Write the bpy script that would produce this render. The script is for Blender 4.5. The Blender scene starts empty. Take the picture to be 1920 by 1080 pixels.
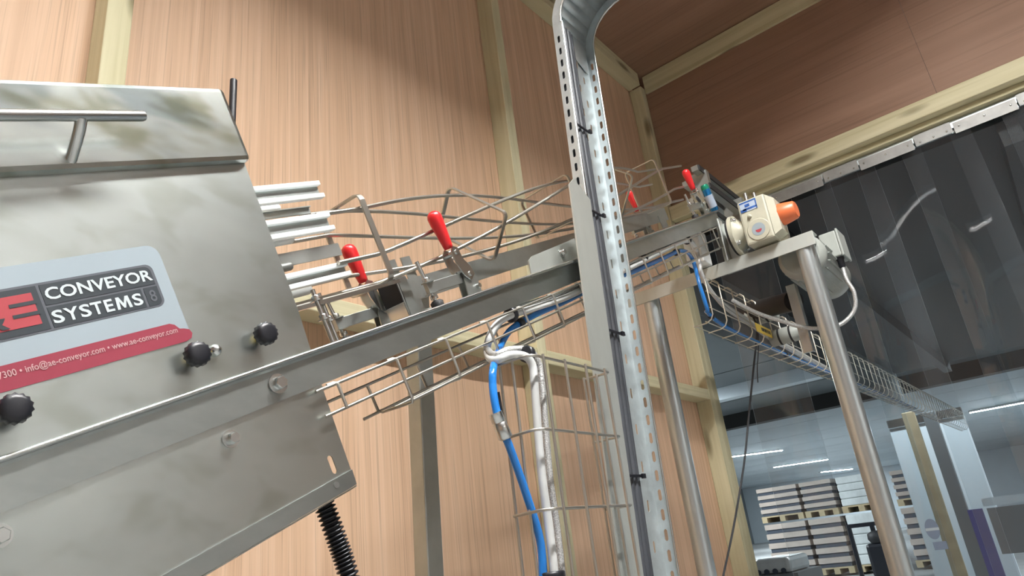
import bpy, bmesh, math, random
from mathutils import Vector, Matrix
random.seed(7)
V = Vector
# ------------------------------------------------------------------ camera
CZ = 1.0                       # eye height; geometry below is measured from the eye
FPX = 1288.0
YAW, PITCH, ROLL = math.radians(37.0876), math.radians(21.2387), math.radians(-7.0845)
_f = V((math.cos(YAW)*math.cos(PITCH), math.sin(YAW)*math.cos(PITCH), math.sin(PITCH)))
_r = V((math.sin(YAW), -math.cos(YAW), 0)); _u = _r.cross(_f)
CR = math.cos(ROLL)*_r + math.sin(ROLL)*_u
CU = -math.sin(ROLL)*_r + math.cos(ROLL)*_u
CF = _f
scene = bpy.context.scene
col = scene.collection
cd = bpy.data.cameras.new('camera'); cam = bpy.data.objects.new('camera', cd); col.objects.link(cam)
cd.sensor_fit = 'HORIZONTAL'; cd.sensor_width = 36.0; cd.lens = FPX/1920*36.0
cd.clip_start = 0.02; cd.clip_end = 200
cam.matrix_world = Matrix(((CR.x, CU.x, -CF.x, 0), (CR.y, CU.y, -CF.y, 0), (CR.z, CU.z, -CF.z, CZ), (0, 0, 0, 1)))
scene.camera = cam
# ------------------------------------------------------------------ world, exposure
w = bpy.data.worlds.new('world'); scene.world = w; w.use_nodes = True
w.node_tree.nodes['Background'].inputs[0].default_value = (0.75, 0.82, 0.9, 1)
w.node_tree.nodes['Background'].inputs[1].default_value = 0.05
vs = scene.view_settings
vs.view_transform = 'Standard'; vs.look = 'None'; vs.gamma = 1.0; vs.exposure = 0.2; vs.use_curve_mapping = False
LAMP = 440.0                    # emission of the room battens
WLAMP = 260.0                   # emission of the warehouse battens

# ------------------------------------------------------------------ frames of reference
def ray(x, y): return CR*((x-960)/FPX) - CU*((y-540)/FPX) + CF
def onY(x, y, Y): d = ray(x, y); return d*(Y/d.y)
def onX(x, y, X): d = ray(x, y); return d*(X/d.x)
def onZ(x, y, Z): d = ray(x, y); return d*(Z/d.z)
cyaw, cinc = math.radians(-1.5), math.radians(24.45)      # the conveyor climbs 24 degrees along the left wall
U = V((math.cos(cinc)*math.cos(cyaw), math.cos(cinc)*math.sin(cyaw), math.sin(cinc)))
W = V((-math.sin(cyaw), math.cos(cyaw), 0)); N = U.cross(W)
P0 = V((1.80, 0.5987, 0.8538))
def C(u, w, n): return P0 + U*u + W*w + N*n
def cf(x, y, w):                     # a sight line met with the conveyor's upright plane w -> point
    d = ray(x, y); return d*((P0.dot(W)+w)/d.dot(W))
X_, Y_, Z_ = V((1,0,0)), V((0,1,0)), V((0,0,1))

# ------------------------------------------------------------------ materials
M = {}
def newmat(name):
    m = bpy.data.materials.new(name); m.use_nodes = True; M[name] = m
    nt = m.node_tree; return m, nt, nt.nodes['Principled BSDF']
def mat(name, colr, rough=0.5, metal=0.0, var=0.0, scale=(20,20,20), bump=0.0, rvar=0.0, spec=None, emit=None, detail=4, coat=0):
    m, nt, b = newmat(name)
    b.inputs['Base Color'].default_value = (*colr, 1); b.inputs['Roughness'].default_value = rough; b.inputs['Metallic'].default_value = metal
    if spec is not None: b.inputs['Specular IOR Level'].default_value = spec
    if coat: b.inputs['Coat Weight'].default_value = coat
    if emit: b.inputs['Emission Color'].default_value = (*emit[:3], 1); b.inputs['Emission Strength'].default_value = emit[3]
    if var or bump or rvar:
        tc = nt.nodes.new('ShaderNodeTexCoord'); mp = nt.nodes.new('ShaderNodeMapping'); mp.inputs['Scale'].default_value = scale
        nz = nt.nodes.new('ShaderNodeTexNoise'); nz.inputs['Scale'].default_value = 1; nz.inputs['Detail'].default_value = detail; nz.inputs['Roughness'].default_value = .6
        nt.links.new(tc.outputs['Object'], mp.inputs[0]); nt.links.new(mp.outputs[0], nz.inputs['Vector'])
        if var:
            r = nt.nodes.new('ShaderNodeValToRGB'); e = r.color_ramp.elements
            e[0].position = .3; e[1].position = .7
            e[0].color = tuple(max(0, c*(1-var)) for c in colr)+(1,); e[1].color = tuple(min(1, c*(1+var)) for c in colr)+(1,)
            nt.links.new(nz.outputs['Fac'], r.inputs[0]); nt.links.new(r.outputs[0], b.inputs['Base Color'])
        if rvar:
            mr = nt.nodes.new('ShaderNodeMapRange'); mr.inputs['From Min'].default_value = .3; mr.inputs['From Max'].default_value = .7
            mr.inputs['To Min'].default_value = max(.02, rough-rvar); mr.inputs['To Max'].default_value = rough+rvar
            nt.links.new(nz.outputs['Fac'], mr.inputs[0]); nt.links.new(mr.outputs[0], b.inputs['Roughness'])
        if bump:
            bp = nt.nodes.new('ShaderNodeBump'); bp.inputs['Strength'].default_value = bump; bp.inputs['Distance'].default_value = .002
            nt.links.new(nz.outputs['Fac'], bp.inputs['Height']); nt.links.new(bp.outputs[0], b.inputs['Normal'])
    return m
def woodmat(name, cols, scale, rough=.6, knots=None, fine=(0,0,0), pores=0.0):
    m, nt, b = newmat(name); b.inputs['Roughness'].default_value = rough; b.inputs['Specular IOR Level'].default_value = .3
    tc = nt.nodes.new('ShaderNodeTexCoord')
    def noise(sc, det=5, dist=.0):
        mp = nt.nodes.new('ShaderNodeMapping'); mp.inputs['Scale'].default_value = sc
        nz = nt.nodes.new('ShaderNodeTexNoise'); nz.inputs['Scale'].default_value = 1; nz.inputs['Detail'].default_value = det; nz.inputs['Distortion'].default_value = dist
        nt.links.new(tc.outputs['Object'], mp.inputs[0]); nt.links.new(mp.outputs[0], nz.inputs['Vector']); return nz
    n1 = noise(scale, 6, .3)
    r = nt.nodes.new('ShaderNodeValToRGB'); el = r.color_ramp.elements
    el[0].position = .28; el[1].position = .72; el[0].color = (*cols[0], 1); el[1].color = (*cols[2], 1)
    mid = el.new(.5); mid.color = (*cols[1], 1)
    nt.links.new(n1.outputs['Fac'], r.inputs[0]); out = r.outputs[0]
    if pores:
        n2 = noise(fine, 2, 0)
        r2 = nt.nodes.new('ShaderNodeValToRGB'); r2.color_ramp.elements[0].position = .30; r2.color_ramp.elements[1].position = .46
        r2.color_ramp.elements[0].color = (1-pores,)*3+(1,); r2.color_ramp.elements[1].color = (1,1,1,1)
        nt.links.new(n2.outputs['Fac'], r2.inputs[0])
        mx = nt.nodes.new('ShaderNodeMix'); mx.data_type = 'RGBA'; mx.blend_type = 'MULTIPLY'; mx.inputs['Factor'].default_value = 1
        nt.links.new(out, mx.inputs['A']); nt.links.new(r2.outputs[0], mx.inputs['B']); out = mx.outputs['Result']
    if knots:
        mp = nt.nodes.new('ShaderNodeMapping'); mp.inputs['Scale'].default_value = knots
        vo = nt.nodes.new('ShaderNodeTexVoronoi'); vo.inputs['Scale'].default_value = 1
        nt.links.new(tc.outputs['Object'], mp.inputs[0]); nt.links.new(mp.outputs[0], vo.inputs['Vector'])
        r3 = nt.nodes.new('ShaderNodeValToRGB'); e = r3.color_ramp.elements; e[0].position = .09; e[1].position = .2
        e[0].color = (.25,.2,.15,1); e[1].color = (1,1,1,1)
        nt.links.new(vo.outputs['Distance'], r3.inputs[0])
        mx = nt.nodes.new('ShaderNodeMix'); mx.data_type = 'RGBA'; mx.blend_type = 'MULTIPLY'; mx.inputs['Factor'].default_value = .8
        nt.links.new(out, mx.inputs['A']); nt.links.new(r3.outputs[0], mx.inputs['B']); out = mx.outputs['Result']
    nt.links.new(out, b.inputs['Base Color'])
    bp = nt.nodes.new('ShaderNodeBump'); bp.inputs['Strength'].default_value = .15; bp.inputs['Distance'].default_value = .001
    nt.links.new(n1.outputs['Fac'], bp.inputs['Height']); nt.links.new(bp.outputs[0], b.inputs['Normal'])
    return m
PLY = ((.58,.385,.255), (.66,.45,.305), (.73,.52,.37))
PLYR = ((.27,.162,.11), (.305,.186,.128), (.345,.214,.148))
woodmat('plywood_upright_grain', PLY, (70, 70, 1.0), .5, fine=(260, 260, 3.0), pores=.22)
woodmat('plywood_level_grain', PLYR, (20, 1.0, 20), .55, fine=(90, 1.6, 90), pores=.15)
TIM = ((.50,.46,.28), (.60,.56,.37), (.67,.63,.44))
woodmat('timber_upright', TIM, (45, 45, 1.5), .7, knots=(9, 9, 2.4))
woodmat('timber_along_x', TIM, (1.5, 14, 90), .7, knots=(2.4, 9, 9))
woodmat('timber_along_y', TIM, (45, 1.5, 45), .7, knots=(9, 2.4, 9))
mat('brushed_steel', (.59,.635,.62), .32, 1, var=.08, scale=(9, 9, 14), detail=2)
mat('smudged_steel', (.50,.53,.51), .27, 1, var=.12, scale=(9, 9, 22), detail=2)
mat('rail_steel', (.40,.43,.42), .40, 1, var=.12, scale=(10, 10, 24))
mat('bright_steel', (.70,.72,.71), .27, 1)
mat('polished_tube', (.60,.66,.68), .30, .9, var=.1, scale=(14,14,3))
mat('dull_steel', (.48,.51,.50), .42, 1, var=.08, scale=(20,20,20))
mat('flat_grey_steel', (.56,.59,.56), .5, .75, var=.06, scale=(16,16,6))
mat('galvanised', (.62,.68,.70), .42, .8, var=.14, scale=(24,24,24))
mat('wire_steel', (.60,.58,.53), .34, 1)
mat('zinc_wire', (.70,.67,.58), .4, .85)
mat('black_plastic', (.012,.013,.018), .35)
mat('black_rubber', (.015,.015,.017), .6)
mat('red_plastic', (.72,.02,.025), .32, coat=.2)
mat('white_plastic', (.88,.92,.92), .4)
mat('blue_hose', (.02,.20,.62), .22, coat=.3)
mat('grey_conduit', (.62,.64,.64), .35)
mat('braid', (.60,.61,.61), .38, .6, var=.4, scale=(700,700,700), bump=.5, detail=1)
mat('dark_cable', (.05,.055,.065), .5, var=.35, scale=(40,40,6))
mat('cream_paint', (.50,.485,.385), .38, var=.05, scale=(30,30,30))
mat('grey_paint', (.36,.385,.36), .45, var=.06, scale=(20,20,20))
mat('orange_plastic', (.72,.17,.06), .38)
mat('yellow_tag', (.78,.55,.06), .5)
mat('label_silver', (.37,.44,.49), .35, .2, var=.03, scale=(10,10,10))
mat('label_black', (.033,.043,.052), .4)
mat('label_grey', (.105,.115,.135), .4)
mat('label_red', (.30,.04,.068), .4)
mat('label_block_red', (.42,.06,.075), .4)
mat('label_white', (.60,.67,.70), .4)
mat('label_pale_pink', (.58,.36,.37), .45)
mat('plate_blue', (.05,.14,.45), .3, .3, var=.5, scale=(60,60,60))
mat('plate_white', (.42,.5,.62), .35)
mat('concrete', (.34,.35,.35), .7, var=.15, scale=(3,3,3))
mat('pale_panel', (.78,.80,.80), .5, var=.03, scale=(2,2,2))
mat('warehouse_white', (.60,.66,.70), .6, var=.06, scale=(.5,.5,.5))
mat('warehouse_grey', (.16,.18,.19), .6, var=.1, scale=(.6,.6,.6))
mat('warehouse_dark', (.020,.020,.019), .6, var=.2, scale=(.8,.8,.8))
mat('carton', (.46,.39,.34), .7, var=.12, scale=(3,3,8))
mat('carton_dark', (.05,.062,.085), .7)
mat('pallet_wood', (.45,.36,.22), .8, var=.15, scale=(5,5,5))
mat('stretch_film', (.62,.66,.66), .22, var=.15, scale=(4,4,2), bump=.3)
mat('can_blue', (.03,.25,.60), .22, .7)
mat('can_green', (.02,.30,.18), .3, .4)
mat('mark_blue', (.14,.18,.25), .5)
mat('sign_blue', (.06,.07,.28), .4)
mat('lamp_white', (.8,.8,.8), .4)
mat('lamp_glow', (1,1,1), .5, emit=(1.0,.985,.955,LAMP))
mat('lamp_glow_soft', (1,1,1), .5, emit=(1.0,.985,.955,LAMP*.12))
mat('lamp_glow_dim', (1,1,1), .5, emit=(1.0,.985,.955,LAMP*.32))
mat('warehouse_glow_dim', (1,1,1), .5, emit=(.85,.95,1.0,WLAMP*.3))
mat('warehouse_glow', (1,1,1), .5, emit=(.85,.95,1.0,WLAMP))
def pvc():
    m, nt, b = newmat('clear_pvc'); nt.nodes.remove(b)
    out = nt.nodes['Material Output']
    tr = nt.nodes.new('ShaderNodeBsdfTransparent'); tr.inputs[0].default_value = (.93,.95,.96,1)
    gl = nt.nodes.new('ShaderNodeBsdfGlossy'); gl.inputs['Roughness'].default_value = .03; gl.inputs[0].default_value = (1,1,1,1)
    df = nt.nodes.new('ShaderNodeBsdfDiffuse'); df.inputs[0].default_value = (.6,.66,.72,1)
    tl = nt.nodes.new('ShaderNodeBsdfTranslucent'); tl.inputs[0].default_value = (.6,.66,.72,1)
    fr = nt.nodes.new('ShaderNodeFresnel'); fr.inputs[0].default_value = 1.4
    tc = nt.nodes.new('ShaderNodeTexCoord'); mp = nt.nodes.new('ShaderNodeMapping'); mp.inputs['Scale'].default_value = (5, 7, 2.2)
    nz = nt.nodes.new('ShaderNodeTexNoise'); nz.inputs['Scale'].default_value = 1; nz.inputs['Detail'].default_value = 3
    nt.links.new(tc.outputs['Object'], mp.inputs[0]); nt.links.new(mp.outputs[0], nz.inputs['Vector'])
    bp = nt.nodes.new('ShaderNodeBump'); bp.inputs['Strength'].default_value = .2; bp.inputs['Distance'].default_value = .004
    nt.links.new(nz.outputs['Fac'], bp.inputs['Height'])
    nt.links.new(bp.outputs[0], gl.inputs['Normal'])
    ad = nt.nodes.new('ShaderNodeMixShader'); ad.inputs[0].default_value = .5
    nt.links.new(df.outputs[0], ad.inputs[1]); nt.links.new(tl.outputs[0], ad.inputs[2])
    mr = nt.nodes.new('ShaderNodeMapRange'); mr.inputs['From Min'].default_value = .35; mr.inputs['From Max'].default_value = .75
    mr.inputs['To Min'].default_value = .014; mr.inputs['To Max'].default_value = .045
    nt.links.new(nz.outputs['Fac'], mr.inputs[0])
    m1 = nt.nodes.new('ShaderNodeMixShader'); nt.links.new(mr.outputs[0], m1.inputs[0])
    nt.links.new(tr.outputs[0], m1.inputs[1]); nt.links.new(ad.outputs[0], m1.inputs[2])
    m2 = nt.nodes.new('ShaderNodeMixShader'); nt.links.new(fr.outputs[0], m2.inputs[0])
    nt.links.new(m1.outputs[0], m2.inputs[1]); nt.links.new(gl.outputs[0], m2.inputs[2])
    nt.links.new(m2.outputs[0], out.inputs[0])
pvc()
mat('pvc_edge', (.62,.67,.70), .3, spec=.5)
mat('plate_zinc', (.30,.30,.29), .5, .4, var=.2, scale=(12,12,12))
def smudge(m, cols, scale, pos=(.45,.62), fac=.75, rough=None):
    nt = m.node_tree; b = nt.nodes['Principled BSDF']; tc = nt.nodes.new('ShaderNodeTexCoord'); mp = nt.nodes.new('ShaderNodeMapping'); mp.inputs['Scale'].default_value = scale
    nz = nt.nodes.new('ShaderNodeTexNoise'); nz.inputs['Scale'].default_value = 1; nz.inputs['Detail'].default_value = 2; nz.inputs['Distortion'].default_value = .3
    nt.links.new(tc.outputs['Object'], mp.inputs[0]); nt.links.new(mp.outputs[0], nz.inputs['Vector'])
    r = nt.nodes.new('ShaderNodeValToRGB'); e = r.color_ramp.elements; e[0].position, e[1].position = pos; r.color_ramp.interpolation = 'EASE'; e[0].color = (1,1,1,1); e[1].color = (*cols,1)
    nt.links.new(nz.outputs['Fac'], r.inputs[0])
    src = b.inputs['Base Color'].links[0].from_socket
    mx = nt.nodes.new('ShaderNodeMix'); mx.data_type = 'RGBA'; mx.blend_type = 'MULTIPLY'; mx.inputs['Factor'].default_value = fac
    nt.links.new(src, mx.inputs['A']); nt.links.new(r.outputs[0], mx.inputs['B']); nt.links.new(mx.outputs['Result'], b.inputs['Base Color'])
smudge(M['brushed_steel'], (.72,.72,.66), (16,16,26), (.48,.74), .6)
smudge(M['smudged_steel'], (.52,.50,.38), (13,13,26), (.42,.66), .95)
smudge(M['smudged_steel'], (.52,.56,.60), (10,10,20), (.48,.68), .95)

# ------------------------------------------------------------------ builders
class MB:
    def __init__(s): s.v = []; s.f = []; s.sm = []
    def add(s, vs, fs, smooth=False):
        o = len(s.v); s.v += [V(a) for a in vs]; s.f += [tuple(i+o for i in f) for f in fs]; s.sm += [smooth]*len(fs); return s
    def box(s, o, a, b, c):            # corner o, edge vectors a b c
        o, a, b, c = V(o), V(a), V(b), V(c)
        p = [o, o+a, o+a+b, o+b, o+c, o+a+c, o+a+b+c, o+b+c]
        fs = [(0,3,2,1), (4,5,6,7), (0,1,5,4), (1,2,6,5), (2,3,7,6), (3,0,4,7)]
        if a.cross(b).dot(c) < 0: fs = [f[::-1] for f in fs]
        return s.add(p, fs)
    def aabb(s, x0, x1, y0, y1, z0, z1): return s.box((x0,y0,z0), (x1-x0,0,0), (0,y1-y0,0), (0,0,z1-z0))
    def cbox(s, u0, u1, w0, w1, n0, n1): return s.box(C(u0,w0,n0), U*(u1-u0), W*(w1-w0), N*(n1-n0))
    def bevbox(s, o, a, b, c, r):      # box with bevelled edges
        bm = bmesh.new(); o, a, b, c = V(o), V(a), V(b), V(c)
        p = [o, o+a, o+a+b, o+b, o+c, o+a+c, o+a+b+c, o+b+c]; bv = [bm.verts.new(q) for q in p]
        for f in [(0,3,2,1), (4,5,6,7), (0,1,5,4), (1,2,6,5), (2,3,7,6), (3,0,4,7)]: bm.faces.new([bv[i] for i in f])
        bmesh.ops.recalc_face_normals(bm, faces=bm.faces)
        bmesh.ops.bevel(bm, geom=list(bm.edges), offset=r, segments=2, affect='EDGES', profile=.5)
        bm.verts.index_update(); s.add([q.co.copy() for q in bm.verts], [tuple(q.index for q in f.verts) for f in bm.faces]); bm.free(); return s
    def tube(s, pts, r, n=8, caps=True, rad=None):
        pts = [V(p) for p in pts]; m = len(pts)
        t0 = (pts[1]-pts[0]).normalized(); ref = Z_ if abs(t0.z) < .9 else X_
        a = (ref - t0*ref.dot(t0)).normalized(); vs = []; fs = []
        for i, p in enumerate(pts):
            t = (pts[min(i+1, m-1)] - pts[max(i-1, 0)]).normalized()
            a = (a - t*a.dot(t)).normalized(); b = t.cross(a); rr = rad[i] if rad else r
            vs += [p + a*(rr*math.cos(2*math.pi*k/n)) + b*(rr*math.sin(2*math.pi*k/n)) for k in range(n)]
        for i in range(m-1):
            for k in range(n): fs.append((i*n+k, i*n+(k+1) % n, (i+1)*n+(k+1) % n, (i+1)*n+k))
        s.add(vs, fs, True)
        if caps:
            s.add(vs[:n], [tuple(range(n))[::-1]]); s.add(vs[-n:], [tuple(range(n))])
        return s
    def cyl(s, a, b, r, n=20, r2=None): return s.tube([a, b], r, n, True, [r, r2 if r2 is not None else r])
    def lathe(s, o, ax, prof, n=20):   # prof: list of (t along axis, radius)
        ax = V(ax).normalized(); o = V(o); return s.tube([o+ax*t for t, _ in prof], 0, n, True, [r for _, r in prof]) if len(prof) > 1 else s
    def prism(s, poly, ext):           # flat polygon extruded along ext
        poly = [V(p) for p in poly]; ext = V(ext); n = len(poly)
        nrm = V((0,0,0))
        for i in range(n): nrm += (poly[i]-poly[0]).cross(poly[(i+1) % n]-poly[0])
        if nrm.dot(ext) < 0: poly = poly[::-1]
        vs = poly + [p+ext for p in poly]
        fs = [tuple(range(n))[::-1], tuple(range(n, 2*n))] + [(i, (i+1) % n, (i+1) % n+n, i+n) for i in range(n)]
        return s.add(vs, fs)
    def strip(s, pts, wid, thick, normals=None):   # flat bar following pts, wid vector constant, thickness direction computed
        pts = [V(p) for p in pts]; wv = V(wid); m = len(pts); vs = []; fs = []
        for i, p in enumerate(pts):
            t = (pts[min(i+1, m-1)]-pts[max(i-1, 0)]).normalized(); nn = t.cross(wv).normalized()*thick/2
            vs += [p-wv/2-nn, p+wv/2-nn, p+wv/2+nn, p-wv/2+nn]
        for i in range(m-1):
            for k in range(4): fs.append((i*4+k, i*4+(k+1) % 4, (i+1)*4+(k+1) % 4, (i+1)*4+k))
        fs.append((3,2,1,0)); o = (m-1)*4; fs.append((o,o+1,o+2,o+3)); return s.add(vs, fs)
    def hexbolt(s, c, ax, r, h, washer=True):
        ax = V(ax).normalized(); c = V(c)
        if washer: s.cyl(c, c+ax*h*.25, r*1.45, 20); c = c+ax*h*.25
        s.tube([c, c+ax*h*.8, c+ax*h], r, 6, True, [r, r, r*.85]); return s
    def slotted(s, o, ex, ey, W_, H_, cols, pitch, sl, sw, t0=0):
        # plate o + ex*[0,W] + ey*[0,H]; cols: centres across W of slot columns; slots run along ey
        o = V(o); xs = [0.0]
        bounds = []
        for cx in cols: bounds.append((cx-sw, cx+sw))
        def q(x0, x1, y0, y1): s.add([o+ex*x0+ey*y0, o+ex*x1+ey*y0, o+ex*x1+ey*y1, o+ex*x0+ey*y1], [(0,1,2,3)])
        x = 0.0
        for ci, (x0, x1) in enumerate(bounds):
            if x0 > x+1e-6: q(x, x0, 0, H_)
            y = (pitch*.5*(ci % 2)) + t0; 
            if y > 0: q(x0, x1, 0, y)
            cx = (x0+x1)/2
            while y+pitch <= H_+1e-6:
                c = y+pitch/2; a, b = sw/2, sl/2; k = a*.7
                inner = [(cx-a, c-b+k), (cx-a+k, c-b), (cx+a-k, c-b), (cx+a, c-b+k), (cx+a, c+b-k), (cx+a-k, c+b), (cx-a+k, c+b), (cx-a, c+b-k)]
                outer = [(x0, y), (x1, y), (x1, y+pitch), (x0, y+pitch)]
                vs = [o+ex*px+ey*py for px, py in inner+outer]
                s.add(vs, [(8,1,0), (8,9,2,1), (9,3,2), (9,10,4,3), (10,5,4), (10,11,6,5), (11,7,6), (11,8,0,7)])
                y += pitch
            if y < H_-1e-6: q(x0, x1, y, H_)
            x = x1
        if x < W_-1e-6: q(x, W_, 0, H_)
        return s
    def build(s, name, m, parent=None, solid=0.0, bevel=0.0):
        me = bpy.data.meshes.new(name); me.from_pydata([(p.x, p.y, p.z+CZ) for p in s.v], [], s.f); me.update()
        me.polygons.foreach_set('use_smooth', s.sm)
        me.materials.append(M[m] if isinstance(m, str) else m)
        o = bpy.data.objects.new(name, me); col.objects.link(o)
        if solid:
            md = o.modifiers.new('thickness', 'SOLIDIFY'); md.thickness = solid; md.offset = 0
        if bevel:
            md = o.modifiers.new('edges', 'BEVEL'); md.width = bevel; md.segments = 2; md.limit_method = 'ANGLE'; md.angle_limit = math.radians(50)
        if parent is not None: adopt(o, parent)
        return o
def worldloc(o):
    l = V(o.location)
    while o.parent is not None:
        o = o.parent; l = l  # parts are stored in world coordinates
    return l
def adopt(o, p):
    o.parent = p
    root = p
    while root.parent is not None: root = root.parent
    # geometry is in world coordinates: undo the root's own location once, at the first level
    if p.parent is None: o.matrix_parent_inverse = Matrix.Translation(-V(p.location))
def tag(o, label, cat=None, group=None, kind=None):
    o['label'] = label
    if cat: o['category'] = cat
    if group: o['group'] = group
    if kind: o['kind'] = kind
    return o
def thing(name, label, cat, loc, group=None):
    o = bpy.data.objects.new(name, None); o.empty_display_size = .05; col.objects.link(o); o.location = (loc[0], loc[1], loc[2]+CZ)
    return tag(o, label, cat, group)
def struct(name, label=None, loc=(0,0,-1)):
    o = bpy.data.objects.new(name, None); o.empty_display_size = .1; col.objects.link(o); o.location = (loc[0], loc[1], loc[2]+CZ); o['kind'] = 'structure'
    if label: o['label'] = label
    return o
def smooth_path(pts, k=6):           # Catmull-Rom through pts
    P = [V(p) for p in pts]; out = []
    for i in range(len(P)-1):
        p0, p1, p2, p3 = P[max(i-1,0)], P[i], P[i+1], P[min(i+2, len(P)-1)]
        for j in range(k):
            t = j/k; out.append(.5*((2*p1)+(p2-p0)*t+(2*p0-5*p1+4*p2-p3)*t*t+(3*p1-p0-3*p2+p3)*t**3))
    out.append(P[-1]); return out
def text_mesh(name, s, o, ex, ey, width, height, m, parent, bold=0.0, proud=.0003):
    c = bpy.data.curves.new(name, 'FONT'); c.body = s; c.size = 1; c.offset = bold; c.resolution_u = 3
    t = bpy.data.objects.new(name, c); me = bpy.data.meshes.new_from_object(t); bpy.data.objects.remove(t)
    xs = [v.co.x for v in me.vertices]; ys = [v.co.y for v in me.vertices]
    x0, x1, y0, y1 = min(xs), max(xs), min(ys), max(ys)
    if height is None: height = width*(y1-y0)/(x1-x0)
    mb = MB(); nz = ex.cross(ey).normalized()
    mb.add([V(o)+ex*((v.co.x-x0)/(x1-x0)*width)+ey*((v.co.y-y0)/(y1-y0)*height)+nz*proud for v in me.vertices], [tuple(p.vertices) for p in me.polygons])
    bpy.data.meshes.remove(me)
    return mb.build(name, m, parent)
def rrect(o, ex, ey, w, h, r, n=5, corners=(1,1,1,1)):   # rounded rectangle outline, corner order BL BR TR TL
    pts = []
    cs = [(0,0,180), (w,0,270), (w,h,0), (0,h,90)]
    for (cx, cy, a0), on in zip(cs, corners):
        if not on: pts.append((cx, cy)); continue
        ix = cx + (r if cx == 0 else -r); iy = cy + (r if cy == 0 else -r)
        for k in range(n+1):
            a = math.radians(a0+90*k/n); pts.append((ix+r*math.cos(a), iy+r*math.sin(a)))
    return [V(o)+ex*x+ey*y for x, y in pts]
# ================================================================== THE ROOM
YW, XW, ZC, ZF = 1.22, 2.875, 2.24, -1.0
def part(name, m, parent, fn, bevel=0.0, solid=0.0):
    mb = MB(); fn(mb); return mb.build(name, m, parent, solid=solid, bevel=bevel)
fl = MB().aabb(-3.6, 2.95, -3.9, 1.3, ZF-.1, ZF).build('floor', 'concrete'); fl['kind'] = 'structure'
ce = struct('ceiling')
for i, (x0, x1) in enumerate(((-3.6, -2.04), (-2.04, -.82), (-.82, .40), (.40, 1.62), (1.62, 2.887))):
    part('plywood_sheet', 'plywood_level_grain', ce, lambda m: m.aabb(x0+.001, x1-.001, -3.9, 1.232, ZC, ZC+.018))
wl = struct('wall_left', 'plywood wall with upright pale timber studs and a level rail')
edges = [-3.28, -2.06, -.84, .392, 1.636, 2.8735]
for x0, x1 in zip(edges[:-1], edges[1:]):
    part('plywood_sheet', 'plywood_upright_grain', wl, lambda m: m.aabb(x0+.001, x1-.001, YW, YW+.012, ZF, ZC))
studs = [-2.083, -.863, .369, 1.613, 2.824]
for x0 in studs:
    part('stud', 'timber_upright', wl, lambda m: m.aabb(x0, x0+.046, YW-.068, YW-.0005, ZF, ZC-.076), bevel=.0025)
for x0, x1 in zip(studs[:-1], studs[1:]):
    part('rail', 'timber_along_x', wl, lambda m: m.aabb(x0+.0465, x1-.0005, YW-.068, YW-.0005, .529+random.uniform(-.004,.004), .570), bevel=.0025)
part('top_plate', 'timber_along_x', wl, lambda m: m.aabb(-3.28, 2.82, YW-.068, YW-.0005, ZC-.075, ZC-.001), bevel=.0025)
wr = struct('wall_right', 'reddish plywood header wall above the curtained doorway')
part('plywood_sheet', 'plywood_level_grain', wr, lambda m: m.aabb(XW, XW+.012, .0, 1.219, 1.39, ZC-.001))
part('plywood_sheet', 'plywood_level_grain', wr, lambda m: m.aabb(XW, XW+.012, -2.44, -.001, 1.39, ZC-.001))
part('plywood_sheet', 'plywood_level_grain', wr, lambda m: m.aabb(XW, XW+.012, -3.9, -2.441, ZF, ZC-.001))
part('top_plate', 'timber_along_y', wr, lambda m: m.aabb(XW-.0155, XW-.0005, -3.9, 1.15, ZC-.108, ZC-.004), bevel=.0025)
part('header_beam', 'timber_along_y', wr, lambda m: m.aabb(XW-.047, XW-.001, -2.44, 1.15, 1.385, 1.457), bevel=.003)
part('header_beam', 'timber_along_y', wr, lambda m: m.aabb(XW, XW+.06, -2.44, 1.15, 1.362, 1.388), bevel=.003)
part('jamb', 'timber_upright', wr, lambda m: m.aabb(XW, XW+.05, YW-.066, YW-.02, ZF, 1.36), bevel=.0025)
part('jamb', 'timber_upright', wr, lambda m: m.aabb(XW-.047, XW+.05, -2.50, -2.441, ZF, 1.384), bevel=.0025)
wb = MB().aabb(-3.6, 2.887, -3.95, -3.9, ZF, ZC).build('wall_back', 'pale_panel'); wb['kind'] = 'structure'  # pale panels put in out of view for the steel to reflect
wn = MB().aabb(-3.65, -3.6, -3.9, 1.3, ZF, ZC).build('wall_near', 'plywood_upright_grain'); wn['kind'] = 'structure'

def batten(c, length, axis, label, group, glow='lamp_glow', wd=.07, body='lamp_white', skirt=0):
    axis = V(axis); side = axis.cross(Z_).normalized(); c = V(c)
    t = thing('batten_light', label, 'light', c, group)
    o = c-axis*length/2
    MB().box(o-side*wd*.7+Z_*.012, axis*length, side*wd*1.4, Z_*.045).build('housing', body, t)
    d = MB(); pr = [(math.cos(a)*wd*.5, math.sin(a)*.010) for a in [math.pi+math.pi*k/8 for k in range(9)]]
    d.prism([o+axis*.02+side*x+Z_*(z+.011) for x, z in pr], axis*(length-.04)); d.build('diffuser', glow, t)
    for e in (0, 1): MB().box(o+axis*(e*(length-.018))-side*wd*.55-Z_*.004, axis*.018, side*wd*1.1, Z_*.015).build('end_cap', body, t)
    if skirt:
        for k in (-1, 1): MB().box(o+side*k*wd*.78-Z_*skirt, axis*length, side*k*.002, Z_*(skirt+.057)).build('added_cutoff_skirt', body, t)  # side skirts added to cut lamp light off the upper walls
    return t
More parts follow.
